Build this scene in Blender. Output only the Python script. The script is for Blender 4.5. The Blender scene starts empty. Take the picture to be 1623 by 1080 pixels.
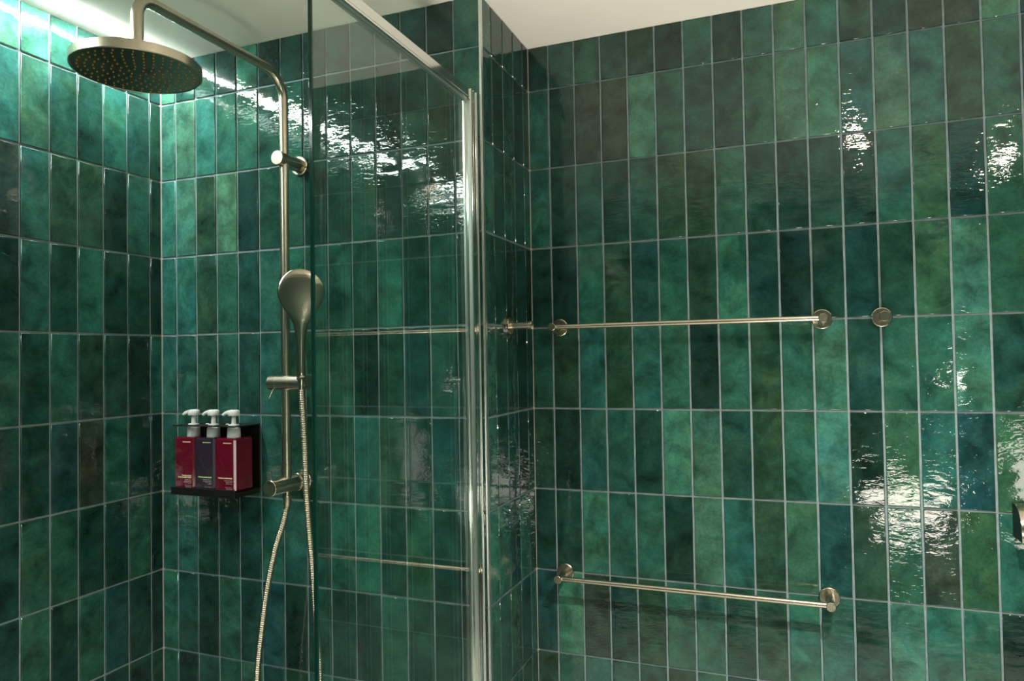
import bpy, bmesh, math, random
from mathutils import Vector, Matrix
random.seed(7)
SC = bpy.context.scene
COL = SC.collection

# ------------------------------------------------------------------ camera
YAW, PITCH, ROLL, FPX = 0.371256, 0.024142, -0.017292, 1137.364
F = Vector((-math.sin(YAW), math.cos(YAW), 0)); X = Vector((math.cos(YAW), math.sin(YAW), 0)); Z = Vector((0, 0, 1))
F2 = F * math.cos(PITCH) + Z * math.sin(PITCH); U = Z * math.cos(PITCH) - F * math.sin(PITCH)
X2 = X * math.cos(ROLL) + U * math.sin(ROLL); U2 = U * math.cos(ROLL) - X * math.sin(ROLL)
cd = bpy.data.cameras.new('camera'); cam = bpy.data.objects.new('camera', cd); COL.objects.link(cam)
M = Matrix((( X2.x, U2.x, -F2.x), (X2.y, U2.y, -F2.y), (X2.z, U2.z, -F2.z))).to_4x4()
M.translation = Vector((0, 0, 1.5)); cam.matrix_world = M
cd.sensor_fit = 'HORIZONTAL'; cd.sensor_width = 36; cd.lens = 36 * FPX / 1623; cd.clip_start = 0.01
SC.camera = cam

# ------------------------------------------------------------------ world, exposure, lamp strengths
w = bpy.data.worlds.new('world'); SC.world = w; w.use_nodes = True
w.node_tree.nodes['Background'].inputs[0].default_value = (0.9, 0.95, 1, 1)
w.node_tree.nodes['Background'].inputs[1].default_value = 0.02
vs = SC.view_settings; vs.view_transform = 'Standard'; vs.look = 'None'; vs.gamma = 1.0; vs.use_curve_mapping = False
vs.exposure = 0.12
STRIP_POWER = 200.0
DOWN_POWER = 420.0
SPOT_WATTS = (112.0, 36.0)
ADDED_PANEL_POWER = 10.0
ADDED_PANE_POWER = 20.0
ADDED_UPLIGHT_WATTS = 130.0
ADDED_GLOW_POWER = 40.0

# ------------------------------------------------------------------ key dimensions (metres)
PIT = 0.203; RX = PIT * 0.331894; JW = 0.0046
YS, YB, XL, XR, ZC = 1.42346, 1.72650, -1.54132, -0.61611, 2.2955
XS0, YR0, XB0, YL0 = -7.34297 * PIT, 8.29452 * PIT, -2.76286 * PIT, 6.834 * PIT
XRT, YBK = 1.45, -0.80            # right wall, wall behind the camera
def zk(k): return 1.5 + PIT * (k + 0.36462)
TB = 0.0024                       # grout lies this far behind the tile faces

# ------------------------------------------------------------------ node helpers / materials
def mat(name):
    m = bpy.data.materials.new(name); m.use_nodes = True
    nt = m.node_tree; b = nt.nodes['Principled BSDF']
    return m, nt, b
def N(nt, t, **kw):
    n = nt.nodes.new(t)
    for k, v in kw.items(): setattr(n, k, v)
    return n
def simple(name, col, rough=0.5, metal=0.0, noise=0.0, nscale=40, bump=0.0, aniso=0.0, ior=1.5):
    m, nt, b = mat(name)
    b.inputs['Base Color'].default_value = (*col, 1); b.inputs['Roughness'].default_value = rough
    b.inputs['Metallic'].default_value = metal; b.inputs['IOR'].default_value = ior
    tc = N(nt, 'ShaderNodeTexCoord'); nz = N(nt, 'ShaderNodeTexNoise'); nz.inputs['Scale'].default_value = nscale
    nz.inputs['Detail'].default_value = 5
    nt.links.new(tc.outputs['Object'], nz.inputs['Vector'])
    if noise:
        mr = N(nt, 'ShaderNodeMapRange'); mr.inputs['To Min'].default_value = 1 - noise; mr.inputs['To Max'].default_value = 1 + noise
        mr.inputs['From Min'].default_value = 0.25; mr.inputs['From Max'].default_value = 0.75
        nt.links.new(nz.outputs['Fac'], mr.inputs['Value'])
        mx = N(nt, 'ShaderNodeVectorMath', operation='SCALE'); mx.inputs[0].default_value = col
        nt.links.new(mr.outputs['Result'], mx.inputs['Scale']); nt.links.new(mx.outputs['Vector'], b.inputs['Base Color'])
    if bump:
        bp = N(nt, 'ShaderNodeBump'); bp.inputs['Distance'].default_value = bump; bp.inputs['Strength'].default_value = 1
        nt.links.new(nz.outputs['Fac'], bp.inputs['Height']); nt.links.new(bp.outputs['Normal'], b.inputs['Normal'])
    if aniso: b.inputs['Anisotropic'].default_value = aniso
    return m
def emitter(name, col, strength):
    m, nt, b = mat(name)
    nt.nodes.remove(b); e = N(nt, 'ShaderNodeEmission'); e.inputs[0].default_value = (*col, 1); e.inputs[1].default_value = strength
    nt.links.new(e.outputs[0], nt.nodes['Material Output'].inputs[0]); return m

def tile_material(name, joined=False):
    """hand-made glazed tile: watery colour clouds, gently rippled high-gloss glaze"""
    m, nt, b = mat(name); L = nt.links
    tc = N(nt, 'ShaderNodeTexCoord'); oi = N(nt, 'ShaderNodeObjectInfo')
    geo = N(nt, 'ShaderNodeNewGeometry')
    rnd = geo.outputs['Random Per Island'] if joined else oi.outputs['Random']
    mul = N(nt, 'ShaderNodeMath', operation='MULTIPLY'); mul.inputs[1].default_value = 37.0; L.new(rnd, mul.inputs[0])
    cmb = N(nt, 'ShaderNodeCombineXYZ'); [L.new(mul.outputs[0], cmb.inputs[i]) for i in range(3)]
    add = N(nt, 'ShaderNodeVectorMath', operation='ADD'); L.new(tc.outputs['Object'], add.inputs[0]); L.new(cmb.outputs[0], add.inputs[1])
    co = add.outputs[0]
    def noise(scale, detail=4, rough=0.55, dist=0.0, vec=None):
        n = N(nt, 'ShaderNodeTexNoise'); n.inputs['Scale'].default_value = scale; n.inputs['Detail'].default_value = detail
        n.inputs['Roughness'].default_value = rough; n.inputs['Distortion'].default_value = dist
        L.new(vec or co, n.inputs['Vector']); return n.outputs['Fac']
    def mrange(v, a, bb, c, d, interp='LINEAR'):
        n = N(nt, 'ShaderNodeMapRange', interpolation_type=interp); L.new(v, n.inputs['Value'])
        for k, q in zip(('From Min', 'From Max', 'To Min', 'To Max'), (a, bb, c, d)): n.inputs[k].default_value = q
        return n.outputs['Result']
    def mixc(fac, a, bb, blend='MIX'):
        n = N(nt, 'ShaderNodeMix', data_type='RGBA', blend_type=blend)
        for s, q in ((n.inputs['Factor'], fac), (n.inputs['A'], a), (n.inputs['B'], bb)):
            if isinstance(q, (int, float)): s.default_value = q
            elif isinstance(q, tuple): s.default_value = q
            else: L.new(q, s)
        return n.outputs['Result']
    if joined:
        cr = N(nt, 'ShaderNodeValToRGB'); L.new(rnd, cr.inputs[0]); e = cr.color_ramp.elements
        e[0].color = (0.006, 0.030, 0.018, 1); e[1].color = (0.016, 0.085, 0.052, 1)
        base = cr.outputs[0]
    else: base = oi.outputs['Color']
    # clouds: darker pools, lighter watery areas, teal and moss shifts
    cloud = noise(19, 5, 0.55, 0.5); cloud2 = noise(9, 2, 0.5, 0.3); fine = noise(150, 4, 0.65)
    val = mrange(cloud, 0.3, 0.7, 0.5, 1.6)
    v2 = N(nt, 'ShaderNodeMath', operation='MULTIPLY'); L.new(val, v2.inputs[0]); L.new(mrange(fine, 0.3, 0.7, 0.8, 1.2), v2.inputs[1])
    sc = N(nt, 'ShaderNodeVectorMath', operation='SCALE'); L.new(base, sc.inputs[0]); L.new(v2.outputs[0], sc.inputs['Scale'])
    col = mixc(mrange(cloud2, 0.5, 0.72, 0, 0.55), sc.outputs[0], (0.72, 0.98, 1.35, 1), 'MULTIPLY')
    n3 = noise(11, 2, 0.5, 0.2)
    col = mixc(mrange(n3, 0.52, 0.75, 0, 0.6), col, (1.5, 1.03, 0.75, 1), 'MULTIPLY')
    L.new(col, b.inputs['Base Color'])
    b.inputs['IOR'].default_value = 1.53
    L.new(mrange(noise(30, 3), 0.35, 0.65, 0.012, 0.035), b.inputs['Roughness'])
    # glaze ripple
    mp = N(nt, 'ShaderNodeMapping'); mp.inputs['Scale'].default_value = (0.62, 0.62, 1.5); L.new(co, mp.inputs['Vector'])
    big = noise(26, 1.5, 0.4, 0.0, mp.outputs[0]); rip = noise(88, 2.0, 0.45, 0.8, mp.outputs[0])
    patch = mrange(noise(12, 1), 0.42, 0.62, 0.15, 1.0)
    rp = N(nt, 'ShaderNodeMath', operation='MULTIPLY'); L.new(rip, rp.inputs[0]); L.new(patch, rp.inputs[1])
    b1 = N(nt, 'ShaderNodeBump'); b1.inputs['Distance'].default_value = 0.0006; b1.inputs['Strength'].default_value = 1; L.new(big, b1.inputs['Height'])
    b2 = N(nt, 'ShaderNodeBump'); b2.inputs['Distance'].default_value = 0.00046; b2.inputs['Strength'].default_value = 1
    L.new(rp.outputs[0], b2.inputs['Height']); L.new(b1.outputs['Normal'], b2.inputs['Normal'])
    b3 = N(nt, 'ShaderNodeBump'); b3.inputs['Distance'].default_value = 0.00003; b3.inputs['Strength'].default_value = 1
    L.new(noise(250, 2, 0.5, 0.3, mp.outputs[0]), b3.inputs['Height']); L.new(b2.outputs['Normal'], b3.inputs['Normal']); L.new(b3.outputs['Normal'], b.inputs['Normal'])
    return m

MT_TILE = tile_material('glazed_tile'); MT_FIELD = tile_material('glazed_tile_field', True)
MT_GROUT = simple('grout', (0.235, 0.305, 0.32), 0.85, noise=0.18, nscale=60, bump=0.0006)
MT_SEAL = simple('corner_sealant', (0.30, 0.285, 0.26), 0.45, noise=0.12, nscale=30)
MT_CEIL = simple('ceiling_paint', (0.80, 0.77, 0.70), 0.75, noise=0.02, nscale=6, bump=0.0002)
MT_FLOOR = simple('floor_stone', (0.72, 0.68, 0.60), 0.4, noise=0.1, nscale=8)
MT_NICK = simple('brushed_nickel', (0.57, 0.52, 0.415), 0.27, 1.0, noise=0.06, nscale=200)
MT_NICKP = simple('satin_nickel_cap', (0.58, 0.53, 0.43), 0.2, 1.0, noise=0.04, nscale=120)
MT_CHROME = simple('polished_chrome', (0.78, 0.79, 0.77), 0.09, 1.0)
MT_ALU = simple('satin_aluminium', (0.74, 0.78, 0.74), 0.33, 1.0, noise=0.05, nscale=100)
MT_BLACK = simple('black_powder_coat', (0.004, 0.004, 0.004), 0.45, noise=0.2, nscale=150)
MT_RED = simple('dark_red_plastic', (0.112, 0.0045, 0.017), 0.08, noise=0.04, nscale=20)
MT_PURP = simple('aubergine_plastic', (0.026, 0.017, 0.030), 0.09, noise=0.04, nscale=20)
MT_REDL = simple('red_plastic_emboss', (0.16, 0.018, 0.034), 0.2)
MT_PURPL = simple('aubergine_plastic_emboss', (0.05, 0.036, 0.055), 0.2)
MT_WHITE = simple('white_plastic', (0.78, 0.80, 0.78), 0.35, noise=0.02, nscale=30)
MT_ORANGE = simple('orange_soap_residue', (0.75, 0.16, 0.03), 0.5)
MT_NOZ = simple('amber_silicone', (0.46, 0.21, 0.025), 0.5)
MT_PRY = simple('pale_yellow_print', (0.80, 0.72, 0.42), 0.5)
MT_PRG = simple('lime_print', (0.50, 0.72, 0.28), 0.5)
MT_PRW = simple('pale_grey_print', (0.55, 0.48, 0.46), 0.5)
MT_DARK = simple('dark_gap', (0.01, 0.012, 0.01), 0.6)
MT_STRIP = emitter('light_strip_glow', (0.93, 1.0, 0.95), STRIP_POWER)
MT_DOWN = emitter('downlight_glow', (1.0, 0.86, 0.68), DOWN_POWER)
MT_ADDED_PANE = emitter('added_pane_glow', (1.0, 0.93, 0.80), ADDED_PANE_POWER)
MT_ADDED_PANEL = emitter('added_panel_glow', (1.0, 0.94, 0.85), ADDED_PANEL_POWER)
MT_ADDED_GLOW = emitter('added_lamp_glow', (1.0, 0.95, 0.88), ADDED_GLOW_POWER)
MT_EDGE = simple('green_glass_edge', (0.004, 0.030, 0.022), 0.08)

def radial_metal():
    m = simple('spun_nickel_face', (0.30, 0.27, 0.20), 0.24, 1.0)
    nt = m.node_tree; b = nt.nodes['Principled BSDF']; t = N(nt, 'ShaderNodeTangent', direction_type='RADIAL', axis='Z')
    b.inputs['Anisotropic'].default_value = 0.85; nt.links.new(t.outputs[0], b.inputs['Tangent']); return m
MT_SPUN = radial_metal()

def glass_material():
    m, nt, b = mat('clear_green_glass'); nt.nodes.remove(b); L = nt.links
    g = N(nt, 'ShaderNodeNewGeometry'); mr = N(nt, 'ShaderNodeMapRange'); mr.inputs['To Min'].default_value = 1.52; mr.inputs['To Max'].default_value = 1 / 1.52
    L.new(g.outputs['Backfacing'], mr.inputs['Value'])
    fr = N(nt, 'ShaderNodeFresnel'); L.new(mr.outputs[0], fr.inputs['IOR'])
    tr = N(nt, 'ShaderNodeBsdfTransparent'); tr.inputs[0].default_value = (0.925, 0.972, 0.945, 1)
    gl = N(nt, 'ShaderNodeBsdfGlossy'); gl.inputs['Roughness'].default_value = 0.0; gl.inputs[0].default_value = (1, 1, 1, 1)
    mx = N(nt, 'ShaderNodeMixShader'); L.new(fr.outputs[0], mx.inputs[0]); L.new(tr.outputs[0], mx.inputs[1]); L.new(gl.outputs[0], mx.inputs[2])
    L.new(mx.outputs[0], nt.nodes['Material Output'].inputs[0]); return m
MT_GLASS = glass_material()

# ------------------------------------------------------------------ mesh helpers
def link(name, me, parent=None, loc=(0, 0, 0)):
    o = bpy.data.objects.new(name, me); COL.objects.link(o); o.location = loc
    if parent is not None: o.parent = parent
    return o
def obj(name, bm, m, parent=None, loc=(0, 0, 0), smooth=False, angle=40):
    bmesh.ops.recalc_face_normals(bm, faces=bm.faces)
    me = bpy.data.meshes.new(name); bm.to_mesh(me); bm.free(); me.materials.append(m)
    if smooth:
        me.polygons.foreach_set('use_smooth', [True] * len(me.polygons))
        me.set_sharp_from_angle(angle=math.radians(angle))
    return link(name, me, parent, loc)
def thing(name, label, cat, loc=(0, 0, 0), group=None):
    o = bpy.data.objects.new(name, None); COL.objects.link(o); o.location = loc; o.empty_display_size = 0.05
    return tag(o, label, cat, group)
def tag(o, label, cat, group=None):
    o['label'] = label; o['category'] = cat
    if group: o['group'] = group
    return o
def struct(o, label=None):
    o['kind'] = 'structure'
    if label: o['label'] = label
    return o
def box(bm, x0, x1, y0, y1, z0, z1, bev=0, seg=2):
    r = bmesh.ops.create_cube(bm, size=1); vs_ = r['verts']
    for v in vs_: v.co = Vector(((x0 + x1) / 2 + v.co.x * (x1 - x0), (y0 + y1) / 2 + v.co.y * (y1 - y0), (z0 + z1) / 2 + v.co.z * (z1 - z0)))
    if bev:
        es = list({e for v in vs_ for e in v.link_edges})
        bmesh.ops.bevel(bm, geom=es, offset=bev, segments=seg, profile=0.5, affect='EDGES')
    return vs_
def lathe(bm, prof, origin, axis, seg=32):
    """prof: list of (distance along axis, radius); first/last radius 0 closes"""
    a = Vector(axis).normalized(); t = a.orthogonal().normalized(); b = a.cross(t); rings = []
    for d, r in prof:
        c = Vector(origin) + a * d
        if r < 1e-6: rings.append([bm.verts.new(c)])
        else: rings.append([bm.verts.new(c + (t * math.cos(2 * math.pi * i / seg) + b * math.sin(2 * math.pi * i / seg)) * r) for i in range(seg)])
    for A, B in zip(rings, rings[1:]):
        for i in range(seg):
            j = (i + 1) % seg
            if len(A) == 1 and len(B) == 1: continue
            if len(A) == 1: bm.faces.new((A[0], B[i], B[j]))
            elif len(B) == 1: bm.faces.new((A[i], A[j], B[0]))
            else: bm.faces.new((A[i], A[j], B[j], B[i]))
def cyl(bm, p0, p1, r, seg=32, ch=0.0006):
    p0, p1 = Vector(p0), Vector(p1); L_ = (p1 - p0).length
    lathe(bm, [(0, 0), (0, r - ch), (ch, r), (L_ - ch, r), (L_, r - ch), (L_, 0)], p0, p1 - p0, seg)
def tube(bm, pts, radf, seg=24, caps=True):
    pts = [Vector(p) for p in pts]; n = len(pts)
    t0 = (pts[1] - pts[0]).normalized(); nrm = t0.orthogonal().normalized(); rings = []
    for i, p in enumerate(pts):
        t = (pts[min(i + 1, n - 1)] - pts[max(i - 1, 0)]).normalized()
        nrm = (nrm - t * nrm.dot(t)).normalized(); b = t.cross(nrm); r = radf(i)
        rings.append([bm.verts.new(p + (nrm * math.cos(2 * math.pi * k / seg) + b * math.sin(2 * math.pi * k / seg)) * r) for k in range(seg)])
    for A, B in zip(rings, rings[1:]):
        for i in range(seg):
            j = (i + 1) % seg; bm.faces.new((A[i], A[j], B[j], B[i]))
    if caps: bm.faces.new(rings[0][::-1]); bm.faces.new(rings[-1])
def prism(bm, poly, z0, z1):
    A = [bm.verts.new((x, y, z0)) for x, y in poly]; B = [bm.verts.new((x, y, z1)) for x, y in poly]; n = len(poly)
    bm.faces.new(A[::-1]); bm.faces.new(B)
    for i in range(n): bm.faces.new((A[i], A[(i + 1) % n], B[(i + 1) % n], B[i]))
def catmull(P, step):
    P = [Vector(p) for p in P]; P = [2 * P[0] - P[1]] + P + [2 * P[-1] - P[-2]]; out = []
    for i in range(1, len(P) - 2):
        a, b, c, d = P[i - 1:i + 3]
        for k in range(60):
            t = k / 60; out.append(0.5 * ((2 * b) + (c - a) * t + (2 * a - 5 * b + 4 * c - d) * t * t + (3 * b - a - 3 * c + d) * t ** 3))
    out.append(P[-2]); res = [out[0]]; acc = 0
    for p, q in zip(out, out[1:]):
        s = (q - p).length; 
        while acc + s >= step and s > 1e-9:
            f = (step - acc) / s; p = p.lerp(q, f); res.append(p.copy()); s = (q - p).length; acc = 0
        acc += s
    return res

# ------------------------------------------------------------------ tiles
def tile_bm(bm, w_, h, off=(0, 0, 0), rng=random, rot=None):
    """one tile, its face towards -Y, slightly uneven outline and cushion edge"""
    nz_ = 4; P = []
    for i in range(2): P.append((-w_ / 2 + w_ * i / 2, -h / 2))
    for i in range(nz_): P.append((w_ / 2, -h / 2 + h * i / nz_))
    for i in range(2): P.append((w_ / 2 - w_ * i / 2, h / 2))
    for i in range(nz_): P.append((-w_ / 2, h / 2 - h * i / nz_))
    J = [(rng.uniform(-.00035, .00035), rng.uniform(-.0004, .0004)) for _ in P]
    rings = []
    for ins, y in ((0.0, 0.006), (0.0001, -0.0001), (0.0014, -0.0009)):
        R = []
        for (x, z), (jx, jz) in zip(P, J):
            sx = (w_ / 2 - ins) / (w_ / 2); sz = (h / 2 - ins) / (h / 2)
            v = Vector((x * sx + jx, y, z * sz + jz)); 
            if rot: v = rot @ v
            R.append(bm.verts.new(v + Vector(off)))
        rings.append(R)
    n = len(P)
    for A, B in zip(rings, rings[1:]):
        for i in range(n): bm.faces.new((A[i], A[(i + 1) % n], B[(i + 1) % n], B[i]))
    bm.faces.new(rings[-1])
_cache = {}
def tile_mesh(w_, h):
    key = (round(w_, 4), round(h, 4), random.randrange(5))
    if key not in _cache:
        bm = bmesh.new(); tile_bm(bm, w_, h)
        for f in bm.faces: f.smooth = len(f.verts) == 4
        me = bpy.data.meshes.new('tile'); bm.to_mesh(me); bm.free(); me.materials.append(MT_TILE); _cache[key] = me
    return _cache[key]

PAL = dict(k=(0.010, 0.033, 0.026), d=(0.013, 0.050, 0.038), m=(0.020, 0.080, 0.057), t=(0.022, 0.102, 0.077),
           l=(0.040, 0.145, 0.102), o=(0.020, 0.058, 0.036), g=(0.027, 0.088, 0.052), b=(0.012, 0.053, 0.051),
           p=(0.043, 0.120, 0.077), w=(0.027, 0.050, 0.036))
# tone of every tile the photograph shows, rows from the ceiling down, columns from the inner corner
TONE = dict(
 back=["dmmddkmkmptodwwlbm", "tdwwlmddmpltptomdm", "tdmdmoomddddtgbmmd", "dktodtotdkdbdglmmd", "mototmkmomldmtldmm",
       "okmmdlpdomlkgtbgmd", "ddlmmkptogbomwgtdm", "blwdommdotmdltmktd", "omtmdomdmmtdmdtmdm"],
 shower=["lddktkddmmmdkm", "lptmmdtdddkdot", "tloptdmddmdddd", "ttomdmtmmdtdmd", "mmomdmdmmkdbmd",
         "mmddmmddmtodbd", "mmdddtmdttdmdd", "tdkmdbkddkmddk", "tkdmgbdmdmddmd"],
 ret=["kddkm", "okdkd", "mdmdm", "kdkdd", "dkddm", "dkbdm", "omdmt", "mbodm", "doddm"],
 left=["dmmmmllmt", "ddtddgtdm", "dmkoomwkd", "kddtdmkdm", "tkdotdmdm", "kdtwbdddm", "kmddmmddm", "kdbmdmddm", "ddbdmmkdm"])
TONE['shower'][2] = "tlopkdmddmdddd"
ROWS = [(3, ZC - 0.0012)] + [(k, None) for k in range(2, -6, -1)]

def set_tiles(parent, tones, us, place, rotz):
    """us: list of (u0,u1) column spans; place(u, z) -> location"""
    for r, (k, top) in enumerate(ROWS):
        z0 = zk(k) + JW / 2; z1 = (top if top else zk(k + 1) - JW / 2)
        for c, (u0, u1) in enumerate(us):
            if u1 - u0 < 0.004: continue
            ch = tones[r][c] if c < len(tones[r]) else random.choice('dmdmo')
            me = tile_mesh(u1 - u0, z1 - z0)
            o = bpy.data.objects.new('tile', me); COL.objects.link(o); o.parent = parent
            o.location = place((u0 + u1) / 2, (z0 + z1) / 2)
            o.rotation_euler = (random.gauss(0, .0022), random.gauss(0, .0012), rotz + random.gauss(0, .004))
            s = random.uniform(0.88, 1.14); base = PAL[ch]
            o.color = (base[0] * s, base[1] * s, base[2] * s * random.uniform(.9, 1.12), 1)

def field(parent, name, spans_u, spans_z, place, rotz):
    bm = bmesh.new(); rot = Matrix.Rotation(rotz, 3, 'Z')
    for z0, z1 in spans_z:
        for u0, u1 in spans_u:
            if u1 - u0 > .006 and z1 - z0 > .006:
                tile_bm(bm, u1 - u0, z1 - z0, place((u0 + u1) / 2, (z0 + z1) / 2), rot=rot)
    for f in bm.faces: f.smooth = len(f.verts) == 4
    me = bpy.data.meshes.new(name); bm.to_mesh(me); bm.free(); me.materials.append(MT_FIELD)
    o = link(name, me, parent); o['kind'] = 'stuff'; return o
def cols(u_first, n, sgn, start, end=None):
    """spans from the corner 'start' outwards; joints at u_first + sgn*i*RX"""
    out = []; prev = start
    for i in range(n):
        j = u_first + sgn * i * RX
        if end is not None and sgn * (j - end) > -0.004: j_ = None; a, b = prev, end; out.append((min(a, b), max(a, b))); return out
        a, b = prev, j - sgn * JW / 2; out.append((min(a, b), max(a, b))); prev = j + sgn * JW / 2
    if end is not None: out.append((min(prev, end), max(prev, end)))
    return out
LOWZ = [(max(0.012, zk(k) + JW / 2), zk(k + 1) - JW / 2) for k in range(-6, -9, -1) if zk(k + 1) > 0.03]
ALLZ = LOWZ + [(zk(k) + JW / 2, zk(k + 1) - JW / 2) for k in range(-5, 3)] + [(zk(3) + JW / 2, ZC - 0.0012)]
def wall(name, dims, label):
    bm = bmesh.new(); box(bm, *dims); return struct(obj(name, bm, MT_GROUT), label)

SE = 0.0018   # room left at the inner corners for the sealant
# wall with the towel bars
wb = wall('wall_back', (XR - 0.014, XRT + 0.1, YB + TB, YB + 0.1, 0, ZC + 0.05), 'green tiled wall carrying the two towel bars')
cb = cols(XB0, 18, 1, XR + SE)
set_tiles(wb, TONE['back'], cb, lambda u, z: (u, YB, z), 0)
field(wb, 'tile_field', cb, LOWZ, lambda u, z: (u, YB, z), 0)
cb2 = [(u + JW / 2, min(u + RX - JW / 2, XRT - .002)) for u in [XB0 + RX * i for i in range(17, 40)] if u < XRT - .01]
field(wb, 'tile_field', cb2, ALLZ, lambda u, z: (u, YB, z), 0)
# wall with the shower riser
wsw = wall('wall_shower', (XL - 0.1, XR - 0.014, YS + TB, YB + 0.1, 0, ZC + 0.05), 'green tiled wall behind the shower riser')
cs = cols(XS0, 20, 1, XL + SE, XR - 0.0036)
set_tiles(wsw, TONE['shower'], cs, lambda u, z: (u, YS, z), 0)
field(wsw, 'tile_field', cs, LOWZ, lambda u, z: (u, YS, z), 0)
# short return wall between them
wr = wall('wall_return', (XR - 0.014, XR - TB, YS + TB, YB + TB, 0, ZC + 0.05), 'narrow green tiled return wall with the short peg')
cr_ = cols(YR0, 8, -1, YB - SE, YS + 0.0095)
set_tiles(wr, TONE['ret'], cr_, lambda u, z: (XR, u, z), math.pi / 2)
field(wr, 'tile_field', cr_, LOWZ, lambda u, z: (XR, u, z), math.pi / 2)
# left wall
wl = wall('wall_left', (XL - 0.1, XL - TB, YBK - 0.1, YS + TB, 0, ZC + 0.05), 'green tiled wall at the left under the light strip')
cl = cols(YL0, 9, -1, YS - SE)
set_tiles(wl, TONE['left'], cl, lambda u, z: (XL, u, z), math.pi / 2)
field(wl, 'tile_field', cl, LOWZ, lambda u, z: (XL, u, z), math.pi / 2)
cl2 = [(max(YBK + .002, u - RX + JW / 2), u - JW / 2) for u in [YL0 - RX * i for i in range(8, 45)] if u > YBK + .01]
field(wl, 'tile_field', cl2, ALLZ, lambda u, z: (XL, u, z), math.pi / 2)
# walls outside the frame: behind the camera and at the right
wf = wall('wall_front', (XL - 0.1, XRT + 0.1, YBK - 0.1, YBK - TB, 0, ZC + 0.05), 'green tiled wall behind the camera')
WX0, WX1, WZ0, WZ1 = 0.36, 0.72, 0.60, 0.78
cf = [(XL + RX * i + JW / 2, min(XL + RX * (i + 1) - JW / 2, XRT - .002)) for i in range(45) if XL + RX * i < XRT - .01]
field(wf, 'tile_field', [c for c in cf], [z for z in ALLZ if z[1] < 0.50 or z[0] > 0.75] , lambda u, z: (u, YBK, z), math.pi)
field(wf, 'tile_field', [c for c in cf if c[1] < WX0 - .03 or c[0] > WX1 + .03], [z for z in ALLZ if not (z[1] < 0.50 or z[0] > 0.75)], lambda u, z: (u, YBK, z), math.pi)
wrr = wall('wall_right', (XRT + TB, XRT + 0.1, YBK - 0.1, YB + TB, 0, ZC + 0.05), 'green tiled wall at the right outside the frame')
crr = [(YB - RX * (i + 1) + JW / 2, YB - RX * i - JW / 2) for i in range(37)]
field(wrr, 'tile_field', crr, ALLZ, lambda u, z: (XRT, u, z), -math.pi / 2)
# floor, ceiling
bm = bmesh.new(); box(bm, XL - 0.1, XRT + 0.1, YBK - 0.1, YB + 0.1, -0.08, 0)
struct(obj('floor', bm, MT_FLOOR))
bm = bmesh.new(); box(bm, XL - 0.1, XRT + 0.1, YBK - 0.1, YB + 0.1, ZC, ZC + 0.1)
struct(obj('ceiling', bm, MT_CEIL), 'smooth off-white painted ceiling')
# sealant in the inner corners, metal edge trim on the outer corner
def sealant(i, x, y, a0):
    bm = bmesh.new(); r = 0.0055
    dx, dy = a0
    poly = [(x, y), (x + dx * r, y), (x + dx * r * .42, y + dy * r * .42), (x, y + dy * r)]
    prism(bm, poly, 0.0, ZC); return struct(obj('trim_%d' % i, bm, MT_SEAL, smooth=False), None)
s1 = sealant(1, XL - .0012, YS + .0012, (1, -1)); s1['label'] = 'grey sealant line in the left inner corner'
s2 = sealant(2, XR - .0012, YB + .0012, (1, -1)); s2['label'] = 'grey sealant line in the inner corner beside the towel bars'
bm = bmesh.new(); prism(bm, [(XR - .0034, YS - .0015), (XR + .0008, YS - .0015), (XR + .0014, YS - .0008), (XR + .0014, YS + .0085), (XR - .0034, YS + .0085)], 0, ZC)
struct(obj('trim_3', bm, MT_ALU), 'slim pale metal edge trim on the outer tile corner')

# ------------------------------------------------------------------ light strip and downlights
ls = thing('light_strip', 'long recessed light strip glowing in the ceiling along the left wall', 'light', (-1.476, 0.3, ZC))
bm = bmesh.new(); box(bm, -.0075, .0075, -1.08, 1.120, -.0044, -.0002); obj('diffuser', bm, MT_STRIP, ls)
bm = bmesh.new()
for s_ in (-1, 1): box(bm, s_ * .0092 - .0012, s_ * .0092 + .0012, -1.08, 1.122, -.0012, -.0001)
obj('channel', bm, MT_WHITE, ls)
def downlight(x, y, label, watts):
    sd = bpy.data.lights.new('spot', 'SPOT'); sd.energy = watts; sd.color = (1.0, 0.95, 0.87); sd.spot_size = math.radians(132); sd.spot_blend = 0.75; sd.shadow_soft_size = 0.028
    so = bpy.data.objects.new('spot', sd); COL.objects.link(so); so.location = (x, y, ZC - .012)
    t = thing('downlight', label, 'light', (x, y, ZC), 'ceiling downlights')
    bm = bmesh.new(); lathe(bm, [(0.0, 0.034), (0.002, 0.034), (0.0035, 0.037), (0.003, 0.045), (0.0003, 0.046), (0.0, 0.034)], (0, 0, 0), (0, 0, -1), 40); obj('ring', bm, MT_WHITE, t, smooth=True)
    bm = bmesh.new(); lathe(bm, [(0.0005, 0), (0.0005, 0.033), (0.0012, 0.033), (0.0012, 0)], (0, 0, 0), (0, 0, -1), 40); obj('lens', bm, MT_DOWN, t)
downlight(0.24, 0.56, 'round ceiling downlight nearest the towel bar wall', SPOT_WATTS[0])
downlight(0.86, -0.05, 'round ceiling downlight farther back to the right', SPOT_WATTS[1])
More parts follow.
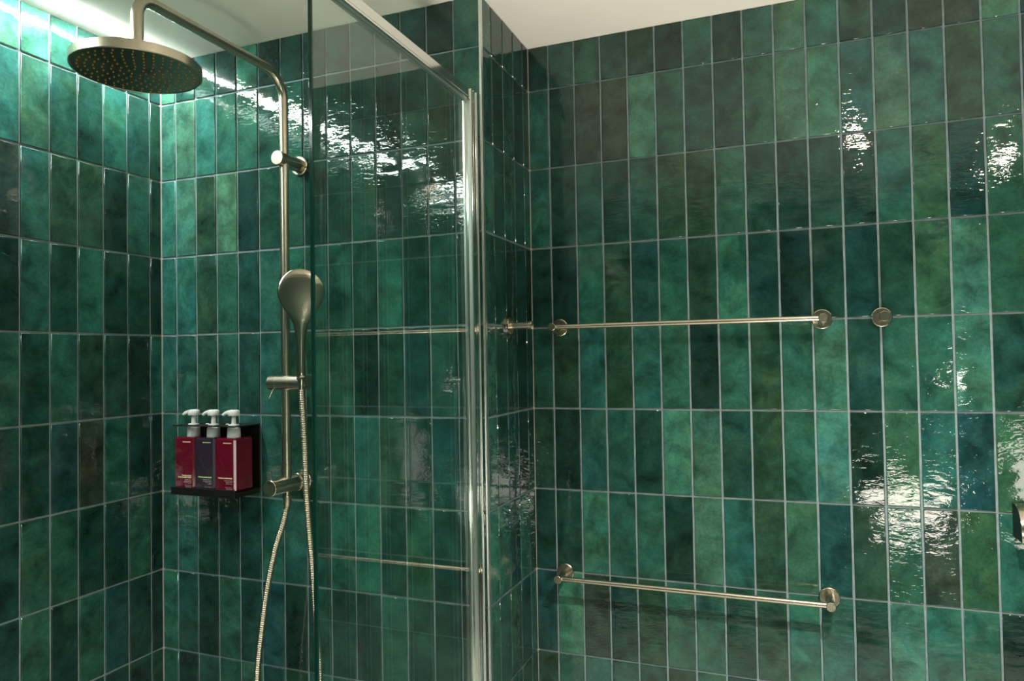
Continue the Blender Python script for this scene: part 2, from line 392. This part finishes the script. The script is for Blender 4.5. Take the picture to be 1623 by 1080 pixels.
# unseen glowing pane added behind the camera to put glare on the tiles
bm = bmesh.new(); box(bm, WX0, WX1, YBK - .002, YBK + .004, WZ0, WZ1)
wn = struct(obj('added_pane_1', bm, MT_ADDED_PANE), 'unseen glowing pane added behind the camera for glare on the tiles')
bm = bmesh.new()
for d in ((WX0 - .025, WX1 + .025, WZ0 - .025, WZ0), (WX0 - .025, WX1 + .025, WZ1, WZ1 + .025), (WX0 - .025, WX0, WZ0, WZ1), (WX1, WX1 + .025, WZ0, WZ1)):
    box(bm, d[0], d[1], YBK - .002, YBK + .02, d[2], d[3])
obj('added_pane_frame', bm, MT_WHITE, wn)
# unseen uplighter added on the floor to brighten the ceiling
t = thing('added_uplighter', 'unseen round uplighter added outside the frame to brighten the ceiling', 'lamp', (.30, 1.00, 0))
bm = bmesh.new(); lathe(bm, [(0, 0), (0, .20), (.10, .21), (.10, .204), (.03, .195), (.03, 0)], (0, 0, 0), (0, 0, 1), 40); obj('housing', bm, MT_BLACK, t, smooth=True)
bm = bmesh.new(); lathe(bm, [(.032, 0), (.032, .04), (.034, .04), (.034, 0)], (0, 0, 0), (0, 0, 1), 40); obj('lens', bm, MT_ADDED_GLOW, t)
sd = bpy.data.lights.new('spot', 'SPOT'); sd.energy = ADDED_UPLIGHT_WATTS; sd.color = (1.0, 0.94, 0.82); sd.spot_size = math.radians(82); sd.spot_blend = 0.85; sd.shadow_soft_size = 0.19
so = bpy.data.objects.new('spot', sd); COL.objects.link(so); so.location = (.30, 1.00, .13); so.rotation_euler = (math.pi, 0, 0)
t = thing('added_light_panel', 'unseen upright light panel added behind the camera for the bottle highlight', 'lamp', (1.12, YBK, .55))  # unseen panel, added so the right-hand bottle edge reflects a bright stripe
bm = bmesh.new(); box(bm, -.09, .09, 0, .014, 0, .56, .002); obj('back_plate', bm, MT_NICK, t)
bm = bmesh.new(); box(bm, -.08, .08, .0142, .034, .01, .55, .004); obj('diffuser', bm, MT_ADDED_PANEL, t)
t = thing('added_globe', 'unseen small globe light added behind the camera for sparkles on the tiles', 'lamp', (0.80, YBK, 1.36))  # unseen globe, added to give sparkles on the towel bar wall
bm = bmesh.new(); cyl(bm, (0, -.001, 0), (0, .012, 0), .04); obj('base', bm, MT_NICK, t, smooth=True)
bm = bmesh.new(); bmesh.ops.create_uvsphere(bm, u_segments=24, v_segments=16, radius=.03, matrix=Matrix.Translation((0, .04, 0))); obj('globe', bm, MT_ADDED_GLOW, t, smooth=True)

# ------------------------------------------------------------------ shower riser with overhead rose
PX, PY = -1.0925, 1.360; PR = 0.0107
rs = thing('shower_riser', 'brushed nickel shower riser with round overhead rose on green tiles', 'shower', (PX, YS, 1.19))
def R(name, bm, m=MT_NICK, parent=None, smooth=True, angle=35):
    """part of the riser, built in world space"""
    bmesh.ops.translate(bm, verts=bm.verts, vec=-Vector(rs.location)); return obj(name, bm, m, parent or rs, smooth=smooth, angle=angle)
pts = [(PX, PY, 1.190), (PX, PY, 1.4), (PX, PY, 1.7), (PX, PY, 2.168 - .060)]
rb = .060
for i in range(1, 13):
    a = math.pi / 2 * i / 12; pts.append((PX, PY - rb + rb * math.cos(a), 2.108 + rb * math.sin(a)))
ye = 0.958; r2 = .034; ztop = 2.170
pts.append((PX, 1.1, 2.169))
for i in range(0, 11):
    a = math.pi / 2 * i / 10; pts.append((PX, ye + r2 - r2 * math.sin(a), ztop - r2 + r2 * math.cos(a)))
pts.append((PX, ye, 2.052))
bm = bmesh.new(); tube(bm, pts, lambda i: PR, 32); R('riser_pipe', bm, angle=60)
bm = bmesh.new(); lathe(bm, [(0, 0), (0, .0155), (.004, .0155), (.006, .0125), (.012, .0115), (.012, 0)], (PX, ye, 2.0455), (0, 0, 1)); R('swivel_collar', bm)
RH = 0.1085; ZH = 2.029
head = thing_dummy = None
bm = bmesh.new(); lathe(bm, [(0, RH - .002), (.0012, RH), (.0165, RH), (.0178, RH - .0015), (.0178, 0)], (PX, ye, ZH), (0, 0, 1), 96)
hd = R('rose', bm, angle=30)
bm = bmesh.new(); lathe(bm, [(0.0008, 0), (0.0008, RH - .0042), (0.0, RH - .0035), (0, RH - .002)], (PX, ye, ZH), (0, 0, 1), 96)
R('spray_face', bm, MT_SPUN, hd, angle=30)
bm = bmesh.new(); rngn = random.Random(3)
for ri, (rr, n) in enumerate(((.014, 6), (.028, 12), (.042, 17), (.056, 22), (.070, 27), (.083, 32), (.095, 38))):
    for i in range(n):
        a = 2 * math.pi * (i + .37 * ri) / n
        lathe(bm, [(-.0008, .0016), (.0006, .0015), (.0016, .0010), (.0017, 0)], (PX + rr * math.cos(a), ye + rr * math.sin(a), ZH + .0008), (0, 0, -1), 6)
nzl = R('nozzles', bm, MT_NOZ, hd); nzl['kind'] = 'stuff'
# upper wall bracket
def bracket(z, yf, rbody, rplate, name):
    bm = bmesh.new(); lathe(bm, [(0, 0), (0, rbody - .0008), (.0008, rbody), (.0045, rbody), (.0047, rbody - .0007), (.0055, rbody - .0007), (.0057, rbody), (YS - yf, rbody), (YS - yf, 0)], (PX - .002, yf, z), (0, 1, 0), 48)
    b_ = R(name, bm, angle=30)
    bm = bmesh.new(); lathe(bm, [(0, 0), (0, rplate - .002), (.002, rplate), (.0075, rplate), (.0075, 0)], (PX - .002, YS - .0085, z), (0, 1, 0), 48); R('wall_plate', bm, MT_NICK, b_, angle=30)
    return b_
bracket(1.9715, 1.337, .0165, .0235, 'wall_bracket')
vb = bracket(1.2165, 1.302, .0180, .0255, 'diverter_valve')
bm = bmesh.new(); cyl(bm, (PX - .002, YS - .03, 1.2165), (PX - .002, YS - .010, 1.2165), .0208, 40); R('valve_collar', bm, MT_NICK, vb, angle=30)
bm = bmesh.new(); cyl(bm, (PX - .002, 1.309, 1.232), (PX - .006, 1.309, 1.252), .0014, 12, .0002); R('lever_pin', bm, MT_NICK, vb)
bm = bmesh.new(); lathe(bm, [(0, 0), (0, .0107), (.006, .0107), (.0064, .0100), (.0070, .0107), (.012, .0104), (.028, .0083), (.030, .0078), (.030, 0)], (PX, PY, 1.1985), (0, 0, -1)); R('hose_connector', bm)
# slider
zs = 1.4515; rsl = .0166; ys_ = 1.356
bm = bmesh.new()
lathe(bm, [(0, 0), (0, rsl - .0015), (.0015, rsl), (.022, rsl), (.0223, rsl - .0006), (.0232, rsl - .0006), (.0235, rsl), (.0605, rsl), (.0608, rsl - .0005), (.0616, rsl - .0005), (.0619, rsl), (.0985, rsl), (.0992, rsl - .001), (.0992, 0)], (-1.1345, ys_, zs), (1, 0, 0), 48)
sl = R('slider', bm, angle=30)
bm = bmesh.new(); cyl(bm, (-1.128, ys_, zs), (-1.0285, ys_, zs), .011, 32); R('slider_core', bm, MT_DARK, sl)
bm = bmesh.new(); lathe(bm, [(0, 0), (0, rsl - .003), (.003, rsl - .002), (.0042, rsl - .001), (.0046, 0)], (-1.0305, ys_, zs), (1, 0, 0), 48); R('end_washer', bm, MT_NICK, sl, angle=30)
bm = bmesh.new(); cyl(bm, (-1.122, ys_ - .004, zs - .013), (-1.1275, ys_ - .012, zs - .036), .0017, 12, .0002); R('slider_pin', bm, MT_NICK, sl)

# hand shower, resting in the slider: a thing of its own
hs = thing('hand_shower', 'paddle-shaped nickel hand shower resting in the slider of the riser', 'shower head', (-1.040, 1.342, 1.44))
wax = Vector((.794, .607, 0)); nax = Vector((.607, -.794, 0))    # across the paddle, towards the room
sect = [(1.434, .0058, .0058, 0), (1.452, .0088, .0088, 0), (1.464, .0096, .0096, 0), (1.4645, .0104, .0100, 0), (1.50, .0106, .0100, -.0004), (1.53, .0108, .0096, -.002), (1.555, .0118, .0088, -.0035), (1.573, .0140, .0082, -.0046),
        (1.588, .0178, .0078, -.0052), (1.602, .0250, .0076, -.0054), (1.616, .0342, .0076, -.0054), (1.630, .0422, .0076, -.0054), (1.645, .0474, .0076, -.0054), (1.660, .0490, .0076, -.0054),
        (1.675, .0461, .0074, -.0054), (1.688, .0395, .0070, -.0054), (1.698, .0306, .0062, -.0054), (1.704, .0222, .0050, -.0054), (1.708, .0126, .0034, -.0054), (1.7097, .003, .0012, -.0054)]
sub = []
for a, b_ in zip(sect, sect[1:]):
    for k in range(3):
        t_ = k / 3; sub.append(tuple(a[i] + (b_[i] - a[i]) * t_ for i in range(4)))
sub.append(sect[-1])
def paddle(bm, s0, off=(0, 0)):
    rings = []; seg = 40
    for z, w_, th, dx in s0:
        w_ = w_ * 1.07 if z > 1.57 else w_; dx += .011 * min(1, max(0, (z - 1.50) / .1)) * .6
        tn = max(0, (z - 1.50)) ; c = Vector((-1.0355, 1.342, 0)) + wax * dx + nax * (tn * .05)
        rg = []
        for k in range(seg):
            a = 2 * math.pi * k / seg; ca, sa = math.cos(a), math.sin(a)
            e = 0.8 if w_ > .02 else 1
            rg.append(bm.verts.new(c + wax * w_ * math.copysign(abs(ca) ** e, ca) + nax * th * sa + Vector((0, 0, z))))
        rings.append(rg)
    for A, B in zip(rings, rings[1:]):
        for i in range(seg): bm.faces.new((A[i], A[(i + 1) % seg], B[(i + 1) % seg], B[i]))
    bm.faces.new(rings[0][::-1]); bm.faces.new(rings[-1])
bm = bmesh.new(); paddle(bm, sub); bmesh.ops.translate(bm, verts=bm.verts, vec=-Vector(hs.location))
o = obj('handle_and_head', bm, MT_NICKP, hs, smooth=True, angle=80); o.name = 'paddle_body'
bm = bmesh.new(); lathe(bm, [(0, 0), (0, .0098), (.003, .0108), (.004, .0108), (.0042, .0094), (.0042, 0)], (-1.0355, 1.342, 1.4635), (0, 0, -1)); bmesh.ops.translate(bm, verts=bm.verts, vec=-Vector(hs.location)); obj('ferrule', bm, MT_DARK, hs, smooth=True)
bm = bmesh.new(); c = Vector((-1.0355, 1.342, 1.660)) + wax * .0012 + nax * .0075
lathe(bm, [(0, 0), (0, .041), (.0014, .040), (.0016, 0)], c - nax * .0012 + wax * .0, -nax, 40); bmesh.ops.translate(bm, verts=bm.verts, vec=-Vector(hs.location) + nax * -.006); obj('spray_plate', bm, MT_DARK, hs, smooth=True)
# hose
hp = [(PX, PY, 1.170), (-1.103, 1.357, 1.125), (-1.1215, 1.352, 1.067), (-1.141, 1.348, .98), (-1.157, 1.346, .88), (-1.171, 1.345, .764), (-1.172, 1.345, .62), (-1.145, 1.345, .50), (-1.085, 1.345, .452),
      (-1.025, 1.345, .50), (-.997, 1.345, .62), (-.9965, 1.345, .788), (-1.004, 1.345, .90), (-1.013, 1.345, 1.033), (-1.022, 1.346, 1.12), (-1.0275, 1.346, 1.203), (-1.031, 1.345, 1.32), (-1.0345, 1.343, 1.405), (-1.0355, 1.342, 1.437)]
P = catmull(hp, 0.00125); bm = bmesh.new()
rr = (.0058, .0073, .0080, .0073)
tube(bm, P, lambda i: rr[i % 4], 14)
ho = obj('shower_hose', bm, MT_NICK, smooth=True, angle=80); tag(ho, 'ribbed metal hose looping down from the diverter valve and back up to the hand shower', 'hose')

# ------------------------------------------------------------------ glass shower screen
sc_ = thing('shower_screen', 'frameless-edged clear glass shower screen with chrome top rail and wall profile', 'shower screen', (-.636, 1.12, 0))
def S(name, bm, m, smooth=False, parent=None):
    bmesh.ops.translate(bm, verts=bm.verts, vec=-Vector(sc_.location)); return obj(name, bm, m, parent or sc_, smooth=smooth)
bm = bmesh.new(); box(bm, -.639, -.633, .8540, 1.402, .015, 2.0560); S('glass_panel', bm, MT_GLASS)
bm = bmesh.new(); box(bm, -.6392, -.6328, .8505, .8539, .015, 2.0560, .0006, 1); S('glass_edge', bm, MT_EDGE)
bm = bmesh.new()   # rail: open channel with a groove holding the glass
for a in ((-.6450, -.6400), (-.6320, -.6265)): box(bm, a[0], a[1], .846, 1.388, 2.0535, 2.0575)
box(bm, -.6450, -.6265, .846, 1.388, 2.0575, 2.0765, .0008, 1); S('top_rail', bm, MT_CHROME)
bm = bmesh.new(); box(bm, -.6400, -.6320, .858, 1.386, 2.0505, 2.0572); S('rail_gasket', bm, MT_ALU)
pr_ = [(-.6445, 1.3860), (-.6240, 1.3860), (-.6235, 1.3865), (-.6235, 1.3925), (-.6255, 1.3930), (-.6255, 1.3985), (-.6230, 1.3990), (-.6230, 1.4035), (-.6255, 1.4040), (-.6255, 1.4110), (-.6228, 1.4115), (-.6228, YS - .001), (-.6445, YS - .001)]
bm = bmesh.new(); prism(bm, pr_, 0.012, 2.0765); S('wall_profile', bm, MT_CHROME)
bm = bmesh.new(); prism(bm, [(-.6442, 1.3835), (-.6395, 1.3828), (-.6393, 1.3858), (-.6442, 1.3858)], 0.012, 2.052); prism(bm, [(-.6327, 1.3826), (-.6262, 1.3832), (-.6245, 1.3858), (-.6327, 1.3858)], 0.012, 2.052); S('seal_strip', bm, MT_ALU)
bm = bmesh.new(); box(bm, -.646, -.626, .852, 1.40, 0.0, 0.014); S('floor_channel', bm, MT_CHROME)

# ------------------------------------------------------------------ towel bars
def wall_disc(par, x, z, y0, r=.0215):
    bm = bmesh.new(); lathe(bm, [(0, 0), (0, r - .0015), (.0012, r), (.0072, r), (.0072, 0)], (x, y0 - .0078, z), (0, 1, 0), 48); return obj('wall_plate', bm, MT_NICKP, par, smooth=True, angle=30)
def towel_bar(xl, xr, z, label):
    t = thing('towel_bar', label, 'towel bar', ((xl + xr) / 2, YB, z), 'towel bars on the tiled wall')
    cx = (xl + xr) / 2
    for x in (xl, xr):
        wall_disc(t, x - cx, 0, 0)
        bm = bmesh.new(); lathe(bm, [(0, 0), (0, .0088), (.0008, .0096), (.066, .0096), (.066, 0)], (x - cx, -.0725, 0), (0, 1, 0), 36); obj('post', bm, MT_NICK, t, smooth=True, angle=30)
    bm = bmesh.new(); cyl(bm, (xl - cx, -.0605, 0), (xr - cx, -.0605, 0), .0061, 32); obj('bar', bm, MT_NICK, t, smooth=True, angle=30)
towel_bar(-.541, .064, 1.5735, 'upper brushed nickel towel bar at eye level beside the round hook')
towel_bar(-.538, .064, .9645, 'lower brushed nickel towel bar casting a shadow on the tiles')
def hook(loc, rotz, label):
    t = thing('robe_hook', label, 'hook', loc, 'round robe hooks'); t.rotation_euler = (0, 0, rotz)
    wall_disc(t, 0, 0, 0, .0205)
    bm = bmesh.new(); cyl(bm, (0, -.006, 0), (0, -.054, 0), .0078, 32); obj('peg', bm, MT_NICK, t, smooth=True, angle=30)
    bm = bmesh.new(); lathe(bm, [(0, 0), (0, .0098), (.0008, .0106), (.0075, .0106), (.0075, 0)], (0, -.0605, 0), (0, 1, 0), 36); obj('end_cap', bm, MT_NICKP, t, smooth=True, angle=30)
hook((.182, YB, 1.5735), 0, 'round nickel robe hook right of the upper towel bar seen head-on')
hook((XR, 1.558, 1.5745), math.pi / 2, 'nickel robe hook sticking out sideways from the narrow return wall')
# covered roll holder that only just enters the frame at the right
t = thing('roll_holder', 'nickel roll holder flap just entering the frame at the right edge', 'roll holder', (.475, YB, 1.185))
prof = [(-.001, .0065), (-.02, .0068), (-.036, .004), (-.050, -.004), (-.060, -.018), (-.066, -.036), (-.068, -.060)]
bm = bmesh.new(); A = []; xw = .068
for x in (-xw, xw):
    A.append([[bm.verts.new((x, y, z)) for y, z in prof], [bm.verts.new((x, y + .0016 * (1 if i > 2 else 0), z - .0022)) for i, (y, z) in enumerate(prof)]])
n = len(prof)
for i in range(n - 1):
    bm.faces.new((A[0][0][i], A[1][0][i], A[1][0][i + 1], A[0][0][i + 1])); bm.faces.new((A[0][1][i], A[0][1][i + 1], A[1][1][i + 1], A[1][1][i]))
    for s_ in (0, 1): bm.faces.new((A[s_][0][i], A[s_][0][i + 1], A[s_][1][i + 1], A[s_][1][i]))
bm.faces.new((A[0][0][0], A[0][1][0], A[1][1][0], A[1][0][0])); bm.faces.new((A[0][0][-1], A[1][0][-1], A[1][1][-1], A[0][1][-1]))
obj('flap', bm, MT_NICKP, t, smooth=True, angle=60)
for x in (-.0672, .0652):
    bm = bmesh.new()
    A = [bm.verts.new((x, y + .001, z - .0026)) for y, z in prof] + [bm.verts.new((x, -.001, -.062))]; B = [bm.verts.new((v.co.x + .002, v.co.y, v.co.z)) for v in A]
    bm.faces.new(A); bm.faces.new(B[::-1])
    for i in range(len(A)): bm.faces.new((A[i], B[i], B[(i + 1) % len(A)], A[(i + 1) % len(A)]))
    obj('shade_cheek', bm, MT_BLACK, t)  # black sheets stand in for the shade under the flap
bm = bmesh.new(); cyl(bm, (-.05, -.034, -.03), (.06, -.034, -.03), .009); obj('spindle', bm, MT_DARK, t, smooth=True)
bm = bmesh.new(); box(bm, -.014, .014, -.036, -.0005, -.034, -.004, .002); obj('arm', bm, MT_NICK, t)

# ------------------------------------------------------------------ dispenser rack and bottles
RX0, RX1 = -1.4165, -1.2215; RYF = 1.332
rk = thing('dispenser_rack', 'black metal wall rack holding three pump bottles by their necks', 'rack', ((RX0 + RX1) / 2, YS, 1.19))
def K(name, bm, m=MT_BLACK, parent=None, smooth=False):
    bmesh.ops.translate(bm, verts=bm.verts, vec=-Vector(rk.location)); return obj(name, bm, m, parent or rk, smooth=smooth)
bm = bmesh.new(); box(bm, RX0, RX1, YS - .0035, YS - .001, 1.1925, 1.349, .0006, 1); K('back_plate', bm)
bm = bmesh.new(); box(bm, RX0, RX1, RYF + .003, YS - .0038, 1.190, 1.193, .0005, 1); box(bm, RX0, RX1, RYF, RYF + .003, 1.182, 1.2005, .0005, 1); box(bm, RX1 - .0025, RX1, RYF + .003, YS - .0038, 1.182, 1.190)
K('tray', bm)
BW = .0622; BXC = [-1.3855, -1.3855 + .0632, -1.3855 + .1264]; BXC = [-1.3805 + .0626 * i for i in range(3)]; BYC = 1.3695
# top plate with three open necks: two long strips and the webs between the holes
bm = bmesh.new(); zt0, zt1 = 1.3475, 1.3495; hw = .0135
xa = RX0 + .0
box(bm, RX0, RX1, BYC + hw, YS - .0038, zt0, zt1); box(bm, RX0, RX1, RYF + .004, BYC - hw, zt0, zt1)
edges_ = [RX0] + [q for c_ in BXC for q in (c_ - hw, c_ + hw)] + [RX1]
for i in range(0, len(edges_), 2): box(bm, edges_[i], edges_[i + 1], BYC - hw, BYC + hw, zt0, zt1)
K('neck_plate', bm)
for i in range(2):
    bm = bmesh.new(); bmesh.ops.create_uvsphere(bm, u_segments=16, v_segments=8, radius=.0042, matrix=Matrix.Translation(((BXC[i] + BXC[i + 1]) / 2, BYC + .012, zt1)) @ Matrix.Diagonal((1, 1, .5, 1))); K('screw', bm, MT_WHITE, smooth=True)

def text_mesh(s, size, m, parent, loc, align='RIGHT', bold=0.0, sx=1.0):
    cu = bpy.data.curves.new('t', 'FONT'); cu.body = s; cu.size = size; cu.align_x = align; cu.extrude = 0.00008; cu.offset = bold; cu.resolution_u = 2
    to = bpy.data.objects.new('t', cu); COL.objects.link(to); bpy.context.view_layer.update()
    me = bpy.data.meshes.new_from_object(to.evaluated_get(bpy.context.evaluated_depsgraph_get())); bpy.data.objects.remove(to)
    me.transform(Matrix.Rotation(math.pi / 2, 4, 'X') @ Matrix.Diagonal((sx, 1, 1, 1))); me.materials.clear(); me.materials.append(m); me.name = 'print'
    return link('print', me, parent, loc)

BH = .1265; BZ = 1.1945
def bottle(cx, body, emb, label, lines, pm, tip):
    t = thing('pump_bottle', label, 'bottle', (cx, BYC, BZ), 'pump bottles in the black rack')
    h = BW / 2
    bm = bmesh.new(); box(bm, -h + .0003, h - .0003, -h, h, 0, BH, .0042, 1); obj('body', bm, body, t, smooth=True, angle=30)
    # collar, ring, stem, head, spout
    bm = bmesh.new(); lathe(bm, [(0, 0), (0, .0150), (.001, .0158), (.0215, .0150), (.0225, .0140), (.0255, .0128), (.0255, 0)], (0, 0, BH - .0005), (0, 0, 1), 36)
    co_ = obj('collar', bm, MT_WHITE, t, smooth=True, angle=40)
    pm_t = obj_pump(t, BH, tip)
    y = -h - .00025; z0 = BH
    text_mesh('KEVIN.MURPHY', .0036, pm, t, (h - .010, y, z0 - .0125), bold=.00012)
    z = 0.0
    for s, size, m_, dz, bo in lines:
        z += 0; text_mesh(s, size, m_, t, (h - .0085, y, dz), bold=bo)
    # shallow embossed lettermark strokes
    bm = bmesh.new()
    def stroke(p, wd=.0005):
        for a, b_ in zip(p, p[1:]):
            d = (Vector(b_) - Vector(a)).normalized(); n_ = Vector((-d.y, d.x)) * wd / 2
            q = [Vector(a) - n_, Vector(a) + n_, Vector(b_) + n_, Vector(b_) - n_]
            f0 = [bm.verts.new((v.x, -h - .0003, v.y)) for v in q]; f1 = [bm.verts.new((v.x, -h + .0005, v.y)) for v in q]
            bm.faces.new(f0); 
            for i in range(4): bm.faces.new((f0[i], f0[(i + 1) % 4], f1[(i + 1) % 4], f1[i]))
    stroke([(-.0130, .0760), (.0005, .0545), (.0150, .0530)]); stroke([(-.0125, .0770), (.0100, .0990)])
    stroke([(-.0235, .0600), (-.0225, .0555), (-.0190, .0525), (-.0150, .0505)])
    stroke([(-.0235, .0600), (-.0235, .0640)])
    obj('embossed_mark', bm, emb, t)
    return t
def obj_pump(t, BH, tip):
    z = BH + .025
    bm = bmesh.new(); lathe(bm, [(0, 0), (0, .0122), (.0008, .0128), (.0045, .0128), (.0055, .0120), (.0058, .0062), (.0090, .0056), (.0265, .0046), (.0265, 0)], (0, 0, z), (0, 0, 1), 32)
    st = obj('pump_stem', bm, MT_WHITE, t, smooth=True, angle=35)
    bm = bmesh.new(); lathe(bm, [(0, 0), (0, .0128), (.001, .0136), (.0095, .0140), (.0125, .0125), (.0138, .0090), (.0142, 0)], (0, 0, z + .0262), (0, 0, 1), 32)
    hd_ = obj('pump_head', bm, MT_WHITE, t, smooth=True, angle=40)
    bm = bmesh.new(); q = catmull([(-.006, 0, z + .0345), (-.016, -.0015, z + .0338), (-.024, -.003, z + .0312), (-.0305, -.004, z + .0262)], .0015)
    tube(bm, q, lambda i: .0062 - .0030 * i / len(q), 16)
    sp = obj('spout', bm, MT_WHITE, hd_, smooth=True, angle=50)
    if tip:
        bm = bmesh.new(); bmesh.ops.create_uvsphere(bm, u_segments=10, v_segments=8, radius=.0026, matrix=Matrix.Translation(q[-1])); obj('soap_residue', bm, MT_ORANGE, hd_, smooth=True)
    return hd_
def fine(z, rows, m=MT_PRW):
    return [(s, .0027, m, z - i * .0036, 0) for i, s in enumerate(rows)]
bottle(BXC[0], MT_RED, MT_REDL, 'dark red pump bottle at the left end of the black rack', [('YOUNG.AGAIN', .0042, MT_PRY, .0325, .0002), ('HAND & BODY WASH', .0042, MT_PRY, .0282, .0002)] + fine(.0232, ['Immortelle infused', 'hand and body wash', 'softens and nourishes']) + fine(.0100, ['500 ml e 16.9 fl. oz', 'made in Australia']), MT_PRY, False)
bottle(BXC[1], MT_PURP, MT_PURPL, 'aubergine pump bottle in the middle of the black rack', [('YOUNG.AGAIN.RINSE', .0042, MT_PRG, .0310, .0002)] + fine(.0262, ['Restorative conditioner', 'that helps seal moisture', 'and bring softness', 'to dry hair']) + fine(.0085, ['500 ml e 16.9 fl. oz']), MT_PRG, True)
bottle(BXC[2], MT_RED, MT_REDL, 'dark red pump bottle at the right end of the black rack', [('YOUNG.AGAIN.WASH', .0042, MT_PRY, .0310, .0002)] + fine(.0262, ['Rejuvenating shampoo', 'that helps restore', 'softness and shine']) + fine(.0100, ['500 ml e 16.9 fl. oz', 'made in Australia']), MT_PRY, False)
